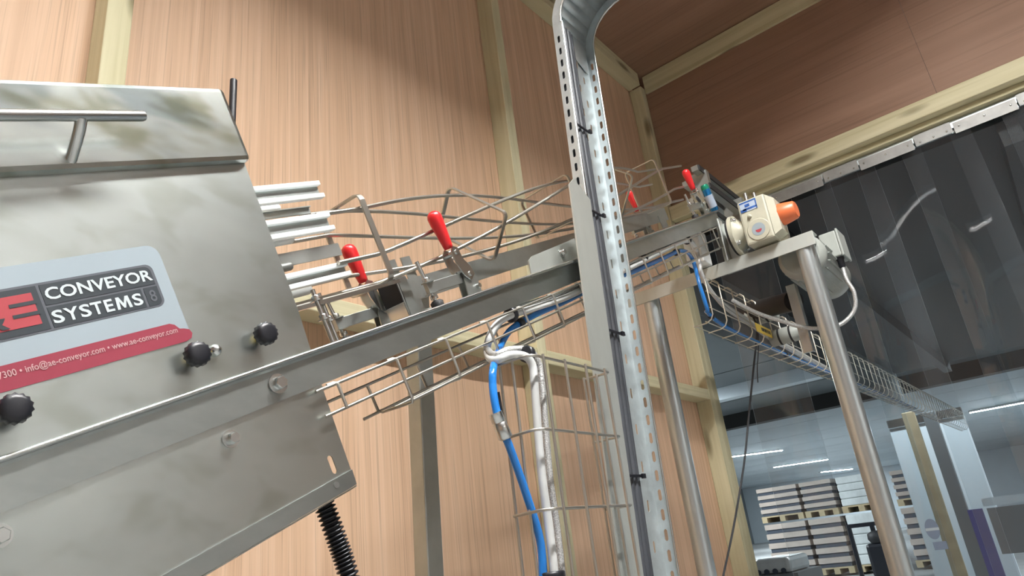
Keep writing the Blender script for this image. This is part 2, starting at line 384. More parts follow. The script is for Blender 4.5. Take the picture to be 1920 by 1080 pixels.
for i, (x, y) in enumerate(((.46, -.42), (-.45, .45), (.9, -3.2))):
    batten((x, y, ZC-.06), (1.4, .9, 1.4)[i], (0,1,0) if i == 1 else (1,0,0), ('white ceiling batten lamp above the camera', 'white ceiling batten lamp above the feed housing, out of frame', 'white batten lamp added at the unseen rear of the room')[i], 'ceiling batten lamps of the plywood room', ('lamp_glow', 'lamp_glow_soft', 'lamp_glow_dim')[i], (.07, .09, .07)[i], skirt=.032)  # rear batten is an unseen addition, brightening what the steel panel reflects

# ================================================================== THE WAREHOUSE BEYOND THE DOORWAY
wf = MB().aabb(2.951, 46, -9, 18, ZF-.1, ZF-.0).build('floor', 'concrete'); wf['kind'] = 'structure'
wh = struct('wall_1', 'far pale wall of the warehouse', (46, 4, ZF))
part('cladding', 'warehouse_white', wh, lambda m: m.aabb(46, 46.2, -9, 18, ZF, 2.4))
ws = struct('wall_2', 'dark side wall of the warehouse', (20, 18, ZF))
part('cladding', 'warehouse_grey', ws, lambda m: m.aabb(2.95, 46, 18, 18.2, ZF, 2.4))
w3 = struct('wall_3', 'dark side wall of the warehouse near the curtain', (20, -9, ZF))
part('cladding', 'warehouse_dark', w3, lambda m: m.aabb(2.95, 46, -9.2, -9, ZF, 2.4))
wc = struct('ceiling')
for k in range(14):
    x0 = 8.2+k*2.7
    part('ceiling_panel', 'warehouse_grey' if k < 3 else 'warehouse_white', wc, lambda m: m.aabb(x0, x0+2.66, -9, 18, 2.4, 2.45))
part('beam', 'warehouse_white', wc, lambda m: m.aabb(12.0, 12.25, -9, 18, 2.18, 2.399))
part('beam', 'warehouse_dark', wc, lambda m: m.aabb(15.2, 15.5, -9, 18, 2.1, 2.399))
# the low mezzanine over the doorway
mz = struct('trim_1', 'dark underside of a mezzanine just past the doorway', (3, 1.2, 1.3))
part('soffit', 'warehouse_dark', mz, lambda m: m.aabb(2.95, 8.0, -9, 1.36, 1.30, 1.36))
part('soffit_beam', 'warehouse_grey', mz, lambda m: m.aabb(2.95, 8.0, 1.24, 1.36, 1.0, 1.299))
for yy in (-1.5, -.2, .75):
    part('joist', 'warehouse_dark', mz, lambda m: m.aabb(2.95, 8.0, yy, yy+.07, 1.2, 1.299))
for i, (p, q) in enumerate((((1365,858),(1467,845)), ((1450,877),(1553,862)), ((1537,886),(1597,880)))):
    a, b = onZ(*p, 2.36), onZ(*q, 2.36); c = (a+b)/2
    batten(c, (a-b).length, (a-b).normalized(), ('bright strip lamp on the warehouse ceiling beside the door post', 'bright strip lamp on the warehouse ceiling behind the hanging clear strip', 'farthest bright strip lamp, beside the front tube leg')[i], 'strip lamps on the warehouse ceiling', 'warehouse_glow', .16, 'lamp_white')
for i, (x, y) in enumerate(((8.7, 1.2), (11.2, 6.5), (11.2, -3), (24, 1), (33, -3))):
    batten((x, y, 2.33), 2.4, (0,1,0), 'unseen strip lamp added to the warehouse ceiling, '+('just past the mezzanine', 'above the left aisle', 'above the right aisle', 'over the middle of the hall', 'at the far right')[i], 'added unseen warehouse strip lamps', 'warehouse_glow_dim' if i == 0 else 'warehouse_glow', .16)  # extra lamps out of view, added to brighten the goods and boards
# goods on pallets
def pallet(t, x0, y0, wx, wy, z):
    for k in range(3): MB().aabb(x0, x0+wx, y0+k*(wy-.1)/2, y0+k*(wy-.1)/2+.1, z+.02, z+.11).build('pallet_block', 'pallet_wood', t)
    MB().aabb(x0, x0+wx, y0, y0+wy, z+.11, z+.135).build('pallet_deck', 'pallet_wood', t)
def load(x0, y0, z, wx, wy, layers, lh, label, group, film=False):
    t = thing('pallet_load', label, 'pallet', (x0+wx/2, y0+wy/2, z), group)
    pallet(t, x0, y0, wx, wy, z); zz = z+.136
    for k in range(layers):
        if film: MB().bevbox((x0+.01, y0+.01, zz), (wx-.02,0,0), (0,wy-.02,0), (0,0,lh-.004), .02).build('wrapped_layer', 'stretch_film', t)
        else:
            MB().aabb(x0+.03, x0+wx-.03, y0+.03, y0+wy-.03, zz, zz+lh*.42).build('dark_tray', 'carton_dark', t)
            MB().aabb(x0+.01, x0+wx-.01, y0+.01, y0+wy-.01, zz+lh*.42, zz+lh-.003).build('carton_layer', 'carton', t)
        zz += lh
    return t
S = 14.0
for i, (y0, wy, film) in enumerate(((4.42, .80, False), (3.78, .60, False), (3.05, .66, True))):
    for tier in (0, 1):
        load(S, y0, -.98 if tier == 0 else .02-.0, 1.0, wy, 5 if tier == 0 else 4, .17 if tier == 0 else .13,
             (('lower pallet of striped cartons farthest left in the warehouse', 'upper pallet of striped cartons farthest left in the warehouse'),
              ('lower pallet of striped cartons behind the hanging clear strip', 'upper pallet of striped cartons behind the hanging clear strip'),
              ('lower film-wrapped pallet left of the front tube leg', 'upper film-wrapped pallet left of the front tube leg'))[i][tier], 'pallets of goods in the warehouse', film)
load(14.0, 2.12, -.98, 1.0, .66, 5, .17, 'lower striped carton pallet right of the front tube leg', 'pallets of goods in the warehouse')
load(14.0, 2.12, .02, 1.0, .66, 4, .12, 'upper striped carton pallet right of the front tube leg', 'pallets of goods in the warehouse')
t = thing('shrink_wrapped_pack', 'white shrink-wrapped bottle pack at the foot of the door post', 'pack', (6.0, 2.1, -.98))
a = onX(1412, 1050, 6.0); b = onX(1480, 1052, 6.0)
MB().bevbox((6.0, b.y, a.z-.12), (.5,0,0), (0,a.y-b.y,0), (0,0,.12), .03).build('film', 'stretch_film', t)
for k in range(4): MB().cyl((5.995, b.y+.06+k*.07, a.z-.1), (5.985, b.y+.06+k*.07, a.z-.1), .022, 10).build('dark_bottle', 'carton_dark', t)
MB().aabb(5.98, 6.6, b.y-.05, a.y+.05, ZF, a.z-.121).build('stand', 'warehouse_grey', t)
# pallet truck with black mast
t = thing('lift_truck', 'black lift truck mast standing before the wrapped pallets', 'truck', (12.5, 3.1, -.98))
for yy in (3.30, 2.95): MB().aabb(12.5, 12.56, yy-.03, yy+.03, ZF, -.2).build('mast_upright', 'black_plastic', t)
MB().aabb(12.5, 12.56, 2.9, 3.34, -.2, -.14).build('crosshead', 'black_plastic', t)
MB().bevbox((12.3, 2.72, -.95), (.5,0,0), (0,.36,0), (0,0,.5), .05).build('body', 'black_plastic', t)
MB().lathe((12.42, 2.9, -.45), (0,0,1), [(0,.1), (.06,.14), (.14,.13), (.18,.05)], 12).build('seat', 'black_rubber', t)
# uprights and boards glimpsed through the strips on the right
for i, (p, m_, lb) in enumerate((((1722, 830), 'pallet_wood', 'tall timber upright seen through the strips right of the tube leg'), ((1762, 830), 'warehouse_grey', 'tall grey steel upright seen through the strips'))):
    q = onX(*p, 9.0)
    tag(MB().bevbox((9.0, q.y-.05, ZF), (.08,0,0), (0,.13,0), (0,0,q.z-ZF+.35), .01).build('upright', m_), lb, 'post')
q = onX(1825, 955, 9.0)
t = thing('partition_board', 'pale partition wall panel seen through the right-hand strips', 'panel', (9.6, 0.3, ZF))
MB().aabb(9.6, 9.66, q.y-.15, 1.75, ZF, .92).build('board', 'warehouse_white', t)
MB().aabb(9.57, 9.6, q.y-.15, 1.75, .93, 1.02).build('top_rail', 'warehouse_dark', t)
t = thing('notice_stand', 'dark blue upright notice board seen through the right-hand strips', 'sign', (9.0, q.y, ZF))
MB().aabb(9.0, 9.03, q.y-.08, q.y+.06, ZF, q.z).build('post', 'sign_blue', t)
MB().aabb(8.98, 9.0, q.y-.62, q.y-.12, -.55, -.1).build('board', 'warehouse_grey', t)
MB().aabb(8.985, 9.0, q.y-.62, q.y-.10, -.08, .0).build('board_header', 'warehouse_white', t)

# ================================================================== STRIP CURTAIN
sc = thing('strip_curtain', 'clear plastic strip curtain hanging in the doorway from riveted plates', 'curtain', (2.9, .2, ZF))
MB().aabb(2.918, 2.921, -2.43, 1.12, 1.315, 1.36).build('hanger_rail', 'galvanised', sc)
def curtain_strip(yc, wd, xo, bow, ztop, tilt=0.0):
    nu, nv = 8, 26; vs = []; fs = []; ph = random.uniform(0, 6); th = .002
    for side in (0, 1):
        for j in range(nv+1):
            z = ztop-(ztop-ZF-.03)*j/nv
            for i in range(nu+1):
                s = i/nu-.5; k = min(1, j/4)
                x = 2.9+xo+bow*(1-4*s*s)*k+.006*math.sin(ph+z*2.3)*k+tilt*s*k+.004*math.sin(3*s+ph+z*4)*k+side*th
                vs.append((x, yc+s*wd+.004*math.sin(z*1.7+ph)*k, z))
    q = (nu+1); tot = q*(nv+1)
    for j in range(nv):
        for i in range(nu):
            a = j*q+i; fs.append((a, a+q, a+q+1, a+1)); fs.append((tot+a, tot+a+1, tot+a+q+1, tot+a+q))
    m = MB(); m.add(vs, fs, True); fe = []
    for j in range(nv):
        for i in (0, nu):
            a = j*q+i; fe.append((a, a+q, tot+a+q, tot+a) if i else (a, tot+a, tot+a+q, a+q))
    nf = len(fs); m.add(vs, fe, False); o = m.build('strip', 'clear_pvc', sc); o.data.materials.append(M['pvc_edge'])
    for k in range(nf, nf+len(fe)): o.data.polygons[k].material_index = 1
    return o
ycs = [.885, .545, .405, .235, .065, -.105, -.275, -.445, -.615, -.785, -.955]
for i, yc in enumerate(ycs):
    curtain_strip(yc, .165 if i == 1 else .238, .004 if i % 2 else -.012, .006 if i % 2 else -.008, 1.31, random.uniform(-.02, .02) if i < 4 else .014)
ed = [.70, .48, .337, .130, -.005, -.214, -.345, -.55, -.68]
for i in range(len(ed)-1):
    front = i % 2 == 0
    y1, y0 = ed[i]-.003, ed[i+1]+.003
    if not front: pl = MB().aabb(2.889, 2.891, y0, y1, 1.305, 1.352).build('clamp_plate', 'plate_zinc', sc)
    else: pl = MB().aabb(2.879, 2.881, y0, y1, 1.292, 1.338).build('clamp_plate', 'plate_zinc', sc)
    xx = 2.8885 if not front else 2.8785
    for k in range(3):
        y = y0+.018+(y1-y0-.036)*k/2
        MB().lathe((xx, y, 1.318), (-1,0,0), [(0,.004), (.003,.0035), (.0045,.001)], 8).build('rivet', 'bright_steel', pl)
q = onX(1748, 992, 2.878)
m = MB(); m.prism([q+Y_*(.022*math.cos(a))+Z_*(.034*math.sin(a)) for a in [2*math.pi*k/20 for k in range(20)]], (-.0006,0,0)); bk = m.build('blue_disc_mark', 'mark_blue', sc)
MB().aabb(q.x-.0011, q.x-.0007, q.y-.021, q.y+.021, q.z-.005, q.z+.004).build('pale_bar', 'label_silver', bk)
MB().aabb(q.x-.0006, q.x, q.y-.03, q.y+.012, q.z-.068, q.z-.042).build('blue_block_mark', 'mark_blue', sc)
m = MB(); m.slotted((2.905, -2.43, 1.33), Y_, Z_, 3.55, .03, [], .03, .02, .008)
m.build('slotted_rail', 'galvanised', sc, solid=.002)
# ================================================================== INCLINED CONVEYOR FRAME
cv = thing('inclined_conveyor', 'inclined stainless conveyor frame climbing to the right in front of the wall', 'conveyor', (1.0, .6, ZF))
m = MB()   # near side rail: face plate with a rolled top lip and a bottom return
prof = [(.0025,-.037), (0,-.0372), (0,-.004), (-.0015,-.0015), (-.004,-.0015), (-.006,-.0012), (-.0065,0), (-.005,.0012), (.0025,.0012)]
m.prism([C(-2.25, a, b) for a, b in prof], U*2.262); m.build('side_rail', 'rail_steel', cv)
MB().cbox(-2.25, .012, .0025, .018, -.0372, -.0348).build('bottom_return', 'rail_steel', cv)
MB().cbox(-1.46, -.03, .012, .075, -.016, -.010).build('conveyor_belt', 'black_rubber', cv)
m = MB(); m.tube([C(-2.25,-.0045,.0012), C(.012,-.0045,.0012)], .0024, 8); m.build('rail_lip', 'bright_steel', cv)
b1 = MB(); b1.hexbolt(C(-1.539, -.0005, -.0192), -W, .0075, .008); b1.build('rail_bolt', 'bright_steel', cv)
# far guide plate with its supports
gp = MB().cbox(-1.24, -.06, .112, .115, .031, .068).build('guide_plate', 'dull_steel', cv)
MB().cbox(-1.215, -1.165, .109, .1118, .0, .066).build('support_plate', 'dull_steel', cv)
MB().cbox(-.13, -.09, .109, .1118, -.005, .05).build('support_plate', 'dull_steel', cv)
MB().cbox(-1.243, -1.241, .072, .112, .031, .068).build('dark_reflection_plate', 'black_rubber', cv)  # black colour stands in for a dark reflection on the end plate
MB().cbox(-1.243, -1.241, .072, .112, .006, .030).build('end_plate', 'bright_steel', cv)
MB().cbox(-1.237, -1.218, .072, .0735, .006, .068).build('end_plate', 'dull_steel', cv)
# small upright lugs behind the front clamp
for u0 in (-1.20, -1.165): MB().cbox(u0, u0+.022, .118, .120, .05, .105).build('lug', 'dull_steel', cv)
# splice bracket beside the post
m = MB(); m.prism([C(-1.012, -.002, .004), C(-.83, -.002, .004), C(-.83, -.002, .041), C(-.99, -.002, .032), C(-1.005, -.002, .026)], -W*.0025)
br = m.build('splice_bracket', 'flat_grey_steel', cv)
m = MB(); m.hexbolt(C(-.895, -.0045, .022), -W, .006, .007); m.build('bolt', 'bright_steel', br)
MB().cbox(-1.02, -.862, -.0075, -.0045, -.002, .002).build('lip', 'bright_steel', br)
# cross bar, tube legs, flat post, square post
MB().bevbox((1.78, .358, .6545), (.004,0,0), (0,.56,0), (0,0,.038), .0006).build('cross_bar', 'flat_grey_steel', cv)
MB().bevbox((1.785, .358, .688), (.035,0,0), (0,.56,0), (0,0,.004), .0006).build('cross_bar_flange', 'flat_grey_steel', cv)
for y in (.3925, .851):
    MB().lathe((1.808, y, ZF), (0,0,1), [(0,.0245), (1.686,.0245)], 32).build('tube_leg', 'polished_tube', cv)
    MB().lathe((1.808, y, ZF), (0,0,1), [(0,.05), (.006,.05), (.008,.026)], 24).build('foot_plate', 'dull_steel', cv)
lean = V((.062, 0, 1))
def L(x, y, z): return V((x, y, 0))+lean*z
m = MB()
m.prism([L(.914,.56,ZF), L(.979,.56,ZF), L(.979,.56,.603), L(.930,.56,.631), L(.913,.56,.613)], Y_*.003)
m.build('flat_post', 'flat_grey_steel', cv)
MB().box(L(.976,.563,ZF), (.003,0,0), (0,.03,0), lean*1.57).build('post_flange', 'flat_grey_steel', cv)
lean2 = V((.03, 0, 1))
MB().bevbox(V((.732,.762,0))+lean2*ZF, (.031,0,0), (0,.029,0), lean2*1.43, .0015).build('square_post', 'dull_steel', cv)
MB().bevbox(C(-1.19,.115,.008), U*.05, W*.09, N*.005, .0008).build('post_arm', 'dull_steel', cv)
MB().bevbox((1.772, .585, .69), (.03,0,0), (0,.004,0), (0,0,.13), .0008).build('end_bracket', 'flat_grey_steel', cv)
MB().bevbox((1.80, .56, .66), (.003,0,0), (0,.045,0), (0,0,.15), .0008).build('end_plate', 'flat_grey_steel', cv)
MB().bevbox((1.74, .64, .70), (.06,0,0), (0,.05,0), (0,0,.10), .004).build('bearing_block', 'white_plastic', cv)
# top guides: black lined channels running level from the head of the conveyor
for (a, z) in ((.66, 1.078), (.70, 1.04), (.64, 1.003), (.69, .975)):
    g = MB().aabb(1.93, 2.42, a, a+.022, z, z+.018).build('guide_channel', 'dull_steel', cv)
    MB().aabb(1.935, 2.42, a-.004, a-.0002, z-.001, z+.019).build('black_liner', 'black_rubber', g)
for (x, y, z) in ((1.97,.72,.99), (2.2,.70,.96)): MB().aabb(x, x+.02, y-.07, y, z, z+.1).build('guide_hanger', 'dull_steel', cv)
for (x, y) in ((1.98,.55), (2.0,.53)): MB().cyl((x, y, .80), (x-.01, y, .955), .006, 10).build('threaded_stud', 'bright_steel', cv)
# rollers and hanger under the head
for k, (x, y, z) in enumerate(((2.15,.65,.62), (2.18,.60,.545))):
    r = MB().lathe((x, y-.05, z), (0,1,0), [(0,.02), (.004,.026), (.096,.026), (.10,.02)], 18).build('return_roller', 'grey_paint', cv)
    for j in range(2): MB().lathe((x, y-.02+.035*j, z), (0,1,0), [(0,.0268), (.006,.0268)], 18).build('groove', 'black_rubber', r)
MB().bevbox((1.95, .478, .425), (.006,0,0), (0,.026,0), (0,0,.2), .001).build('hanger_bar', 'bright_steel', cv)
MB().bevbox((1.956, .478, .425), (.02,0,0), (0,.002,0), (0,0,.2), .0005).build('hanger_flange', 'bright_steel', cv)
m = MB(); m.cyl((1.98,.50,.585), (2.2,.72,.66), .03, 18); m.build('return_shaft', 'black_rubber', cv)

# ================================================================== HOUSING ON THE CONVEYOR
hs = thing('feed_housing', 'large smudged stainless housing with logo sticker and black knobs at left', 'machine', (.3, .75, ZF))
uR, uL, wF = -1.476, -2.2, .0045
bm = bmesh.new()
def loop2d(pts):
    vv = [bm.verts.new(C(u, wF, n)) for u, n in pts]
    for i in range(len(vv)): bm.edges.new((vv[i], vv[(i+1) % len(vv)]))
loop2d([(uL,-.140), (-1.489,-.140), (-1.4845,-.05), (uR,.05), (-1.470,.236), (uL,.236)])
sl = [(-1.5092+.0035*math.cos(a), -.1235+.0035*math.sin(a)+(.007 if math.sin(a) > 0 else -.007)) for a in [2*math.pi*k/12+.1 for k in range(12)]]
loop2d(sl)
bmesh.ops.triangle_fill(bm, edges=list(bm.edges), use_beauty=True)
bmesh.ops.recalc_face_normals(bm, faces=bm.faces)
m = MB(); bm.verts.index_update(); m.add([v.co.copy() for v in bm.verts], [tuple(v.index for v in f.verts) for f in bm.faces]); bm.free()
m.build('front_panel', 'brushed_steel', hs, solid=.0015)
m = MB(); m.prism([C(-1.489, wF-.0012, -.1385), C(-1.4905, wF-.0012, -.1555), C(-2.2, wF-.0012, -.1565), C(-2.2, wF-.0012, -.1385)], -W*.002)
m.build('bottom_flange', 'rail_steel', hs)
MB().cbox(-2.2, -1.49, wF-.0012, .19, -.158, -.1565).build('bottom_panel', 'brushed_steel', hs)
m = MB(); m.lathe(C(-1.5155, wF-.0033, -.1448), -W, [(0,.0035), (.0006,.0035)], 12); m.build('hole', 'dull_steel', hs)
MB().cbox(uL, -1.475, .19, .1915, -.14, .236).build('rear_panel', 'brushed_steel', hs)
lid = MB().bevbox(C(uL, -.0065, .2335), U*(uL*-1-1.466), W*.20, N*.0915, .006).build('lid', 'smudged_steel', hs)
hd = MB().lathe(C(-2.1, -.037, .2725), U, [(0,.0055), (.505,.0055), (.5075,.0045)], 18).build('handle', 'bright_steel', hs)
m = MB(); m.tube(smooth_path([C(-1.652,-.037,.270), C(-1.654,-.031,.262), C(-1.6565,-.018,.252), C(-1.6585,-.003,.243)], 5), .005, 12); m.build('handle_stem', 'bright_steel', hs)
def knob(u, n, name='clamp_knob'):
    c = C(u, wF-.0012, n)
    prof = [(0,.0045), (.006,.0045)]
    k = MB().lathe(c, -W, [(0,.003), (.010,.003)], 10).build('knob_stud', 'yellow_tag', hs)
    m = MB(); nn = 28; base = c-W*.010
    vs = []; fs = []; levels = [(0,.8), (.002,1.0), (.010,1.0), (.0125,.9), (.0135,.6), (.0136,.0)]
    for t, s in levels:
        for i in range(nn):
            a = 2*math.pi*i/nn; r = .0118*s*(1+.06*math.cos(7*2*a/2*2)*(s > .7))
            vs.append(base-W*t+U*(r*math.cos(a))+N*(r*math.sin(a)))
    for j in range(len(levels)-1):
        for i in range(nn): fs.append((j*nn+i, (j+1)*nn+i, (j+1)*nn+(i+1) % nn, j*nn+(i+1) % nn))
    fs.append(tuple(range(nn))); m.add(vs, fs, True); return m.build(name, 'black_plastic', hs)
for u in (-1.617, -1.5385, -1.7721): knob(u, .0345)
m = MB(); m.lathe(C(-1.5906, wF-.001, .0344), -W, [(0,.0062), (.005,.0062), (.008,.0045), (.009,.001)], 14); m.build('dome_nut', 'bright_steel', hs)
for u, n in ((-1.608, -.0536), (-1.8053, -.0526)):
    m = MB(); m.hexbolt(C(u, wF-.001, n), -W, .0062, .008); m.build('hex_bolt', 'bright_steel', hs)
m = MB(); m.tube([C(-1.395,.199,.2), C(-1.395,.199,.2)+Z_*.28], .0055, 10); m.build('black_rod', 'black_plastic', hs)
MB().cbox(-1.48, -1.36, .1915, .1935, .16, .185).build('rod_bracket', 'rail_steel', hs)
# sticker
pl = -W*.0004
m = MB(); m.prism(rrect(C(-1.95, wF-.0008, .060), U, N, .3435, .094, .012, corners=(0,0,1,0)), -W*.0003)
stk = m.build('sticker', 'label_silver', hs); stk['label'] = 'silver sticker with black logo panel and red strip'
m = MB(); m.prism(rrect(C(-1.95, wF-.0012, .0917), U, N, .331, .0435, .007, corners=(0,1,1,0)), -W*.0002); m.build('logo_frame', 'label_grey', stk)
m = MB(); m.prism(rrect(C(-1.719, wF-.0015, .1143), U, N, .0972, .0188, .006, corners=(0,0,1,0)), -W*.0002); m.build('logo_panel', 'label_black', stk)
m = MB(); m.prism(rrect(C(-1.719, wF-.0015, .0935), U, N, .0815, .0188, .006, corners=(0,0,0,0)), -W*.0002); m.build('logo_panel', 'label_black', stk)
m = MB(); m.prism(rrect(C(-1.635, wF-.0015, .0935), U, N, .0135, .0188, .005, corners=(0,1,0,0)), -W*.0002); m.build('logo_panel', 'label_black', stk)
m = MB(); m.prism(rrect(C(-1.95, wF-.0015, .0935), U, N, .2285, .0396, .006, corners=(0,0,0,0)), -W*.0002); m.build('logo_panel', 'label_black', stk)
m = MB(); m.prism(rrect(C(-1.90, wF-.0018, .0995), U, N, .1735, .0283, .001, corners=(0,0,0,0)), -W*.0002); m.build('logo_letter_block', 'label_block_red', stk)
for n0 in (.1085, .1180):
    m = MB(); m.prism(rrect(C(-1.7455, wF-.0021, n0-.0005), U, N, .0205, .0032, .001, corners=(0,0,0,0)), -W*.0002); m.build('letter_gap', 'label_black', stk)
text_mesh('ampersand', '&', C(-1.7705, wF-.0022, .1003), U, N, .0205, .0185, 'label_black', stk, .02)
text_mesh('lettering', 'A', C(-1.81, wF-.0022, .101), U, N, .028, .025, 'label_black', stk, .03)
text_mesh('lettering', 'CONVEYOR', C(-1.7168, wF-.0018, .1183), U, N, .0942, .0113, 'label_white', stk, .022)
for ch, a, b in (('S',0,.115), ('Y',.125,.275), ('S',.285,.40), ('T',.41,.535), ('E',.56,.655), ('S',.885,1)):
    text_mesh('lettering', ch, C(-1.7178+.0785*a, wF-.0018, .0968), U, N, .0785*(b-a), .0118, 'label_white', stk, .022)
m = MB(); m.prism([C(-1.7178+.0785*(.685+.175*a), wF-.0018, .0968+.0118*b) for a, b in ((0,0), (.08,1), (.30,1), (.5,.42), (.70,1), (.92,1), (1,0), (.80,0), (.75,.66), (.56,.06), (.44,.06), (.25,.66), (.20,0))], -W*.0003); m.build('lettering', 'label_white', stk)
text_mesh('emblem', '8', C(-1.6315, wF-.0018, .0975), U, N, .0062, .0115, 'label_grey', stk, .01)
m = MB()
pts = [(-1.95,.0517), (-1.6135,.0517), (-1.6075,.0535), (-1.605,.058), (-1.6065,.0625), (-1.611,.0645), (-1.6155,.0655), (-1.619,.0705), (-1.6235,.0727), (-1.95,.0727)]
m.prism([C(u, wF-.0015, n) for u, n in pts], -W*.0003); m.build('red_strip', 'label_red', stk)
text_mesh('lettering', '7300 \u2022 info@ae-conveyor.com \u2022 www.ae-conveyor.com', C(-1.770, wF-.0019, .0605), U, N, .1515, .0078, 'label_pale_pink', stk, .01)
# corrugated conduit under the housing
m = MB(); pts = []; rad = []
p0, p1, p2 = cf(604,935,.03), cf(655,1085,.03), cf(690,1230,.03)
path = smooth_path([p0, (p0+p1)/2+U*.001, p1, p2], 60)
for i, p in enumerate(path): pts.append(p); rad.append(.0098+.0022*math.sin(i*2*math.pi/6.0))
m.tube(pts, 0, 14, True, rad); tag(m.build('corrugated_conduit', 'black_plastic'), 'black corrugated conduit hanging under the stainless housing', 'conduit')

# ================================================================== TWISTED GUIDE CAGE
cg = thing('twist_guide_cage', 'twisted cage of round steel rods and flat hoops above the conveyor', 'guide cage', C(-.7,.084,0))
wc0, nc0, ha, hb = .084, .129, .042, .061
def theta(u): return math.pi*max(0, min(1.05, (u+1.279)/1.096))
def rotp(a, b, u):
    t = theta(u); return C(u, wc0+a*math.cos(t)+b*math.sin(t), nc0-a*math.sin(t)+b*math.cos(t))
for (a, b), u0, u1 in (((.010,.061), -1.345, -.02), ((-.037,.045), -1.36, .06), ((.043,.036), -1.40, -.06), ((-.043,-.026), -1.36, -.03), ((.043,-.030), -1.36, .02), ((-.022,-.0625), -1.50, .0)):
    m = MB(); k = 56; m.tube([rotp(a*(1+.0), b, u0+(u1-u0)*i/k) for i in range(k+1)], .0032, 8); m.build('guide_rod', 'wire_steel', cg)
for u in (-1.279, -.998, -.711, -.43, -.183):
    path = []
    A, B, r = ha+.004, hb+.004, .010
    for cx, cy, a0 in ((A-r, B-r, 0), (-A+r, B-r, 90), (-A+r, -B+r, 180), (A-r, -B+r, 270)):
        for k in range(5):
            an = math.radians(a0+90*k/4); path.append(rotp(cx+r*math.cos(an), cy+r*math.sin(an), u))
    path.append(path[0])
    m = MB(); m.strip(path, U*.0095, .0024); m.build('hoop', 'wire_steel', cg)
# straight guide strips leaving the housing
def channel(w, n0, n1, ue, name='guide_strip'):
    c = MB().cbox(-1.60, ue-.003, w, w+.003, n0+.004, n1-.004).build('guide_channel', 'dull_steel', cg)
    for nn in (n0, n1-.0065): MB().bevbox(C(-1.60, w-.006, nn), U*(ue+1.60), W*.010, N*.0065, .0012).build('white_wear_strip', 'white_plastic', c)
channel(.06, .200, .2245, -1.325); channel(.04, .147, .172, -1.348); channel(.05, .084, .1045, -1.342)
MB().cbox(-1.6, -1.33, .088, .090, .190, .2).build('guide_bar', 'dull_steel', cg)
MB().cbox(-1.6, -1.33, .084, .088, .1985, .2).build('guide_bar', 'dull_steel', cg)
MB().cbox(-1.6, -1.272, .1235, .126, .131, .150).build('guide_bar', 'dull_steel', cg)
for w, n, ue, r, mm in ((.12, .2145, -1.352, .0055, 'white_plastic'), (.10, .1625, -1.367, .0075, 'white_plastic'), (.085, .087, -1.383, .0078, 'white_plastic'), (.10, .125, -1.385, .006, 'dull_steel')):
    MB().lathe(C(-1.6, w, n), U, [(0,r), (ue+1.6-.004,r), (ue+1.6-.001,r*.8), (ue+1.6,r*.4)], 14).build('guide_pin', mm, cg)
MB().cbox(-1.55, -1.25, .055, .063, .058, .0635).build('guide_bar', 'bright_steel', cg)
for u, w in ((-1.425,.03), (-1.385,.07)):
    m = MB(); m.tube([C(u,w,.0), C(u,w,.075)], .003, 10); m.hexbolt(C(u,w,.035), N, .0055, .006); m.hexbolt(C(u,w,.06), N, .0055, .006); m.build('levelling_screw', 'bright_steel', cg)

# ================================================================== TOGGLE CLAMPS
def toggle_clamp(u, w, label, s=1.0):
    o = C(u, w, 0); t = thing('toggle_clamp', label, 'clamp', o, 'red-handled toggle clamps on the conveyor')
    def q(a, b, c): return C(u+a*s, w+b*s, c*s)
    m = MB(); m.bevbox(q(-.012,-.010,.0), U*.05*s, W*.02*s, N*.003*s, .0006); m.build('base_flange', 'dull_steel', t)
    for b in (-.007, .005):
        m = MB(); m.prism([q(.0,b,.003), q(.034,b,.003), q(.036,b,.030), q(.022,b,.046), q(.012,b,.046), q(.004,b,.03)], W*.002*s); m.build('side_plate', 'dull_steel', t)
    m = MB(); m.bevbox(q(-.075,-.004,.026), U*.085*s, W*.008*s, N*.016*s, .0006); m.build('clamp_arm', 'dull_steel', t)
    for c in (.042, .025): m = MB(); m.cyl(q(-.068,0,c), q(-.068,0,c+.0012), .010*s, 16); m.build('flanged_washer', 'dull_steel', t)
    m = MB(); m.tube([q(-.066,0,-.002), q(-.074,0,.076)], .0032*s, 10); m.hexbolt(q(-.0695,0,.0435), N, .006*s, .006*s, False); m.hexbolt(q(-.067,0,.016), N, .006*s, .006*s, False); sp = m.build('spindle', 'bright_steel', t)
    m = MB(); m.lathe(q(-.066,0,.0), N, [(0,.009*s), (.011*s,.010*s), (.014*s,.006*s)], 14); m.build('rubber_tip', 'black_rubber', sp)
    # linkage: two bowed plates from the pivot up to the grip
    for b in (-.0105, .0085):
        m = MB(); m.prism([q(.006,b,.036), q(.016,b,.026), q(.030,b,.034), q(.026,b,.048), q(.016,b,.062), q(.014,b,.080), q(.004,b,.084), q(-.004,b,.076), q(-.002,b,.056)], W*.002*s); lk = m.build('link_plate', 'bright_steel', t)
    for a, c in ((.008,.074), (.020,.036), (.028,.014)):
        m = MB(); m.cyl(q(a,-.0125,c), q(a,.0125,c), .004*s, 10); m.build('pivot_pin', 'bright_steel', t)
    a0, a1 = q(.006,0,.083), q(.001,0,.146); ax = (a1-a0).normalized(); ln = (a1-a0).length
    m = MB(); n = 16; vs = []; fs = []; side = W; oth = ax.cross(side).normalized()
    lv = [(0,.0072), (.1,.0082), (.4,.0098), (.7,.0118), (.84,.0120), (.93,.0100), (.98,.006), (1,.001)]
    for tt, r in lv:
        for i in range(n):
            an = 2*math.pi*i/n; vs.append(a0+ax*(tt*ln)+side*(r*.95*s*math.cos(an))+oth*(r*s*math.sin(an)))
    for j in range(len(lv)-1):
        for i in range(n): fs.append((j*n+i, j*n+(i+1) % n, (j+1)*n+(i+1) % n, (j+1)*n+i))
    fs.append(tuple(range(n))[::-1]); m.add(vs, fs, True); m.build('red_grip', 'red_plastic', t)
    return t
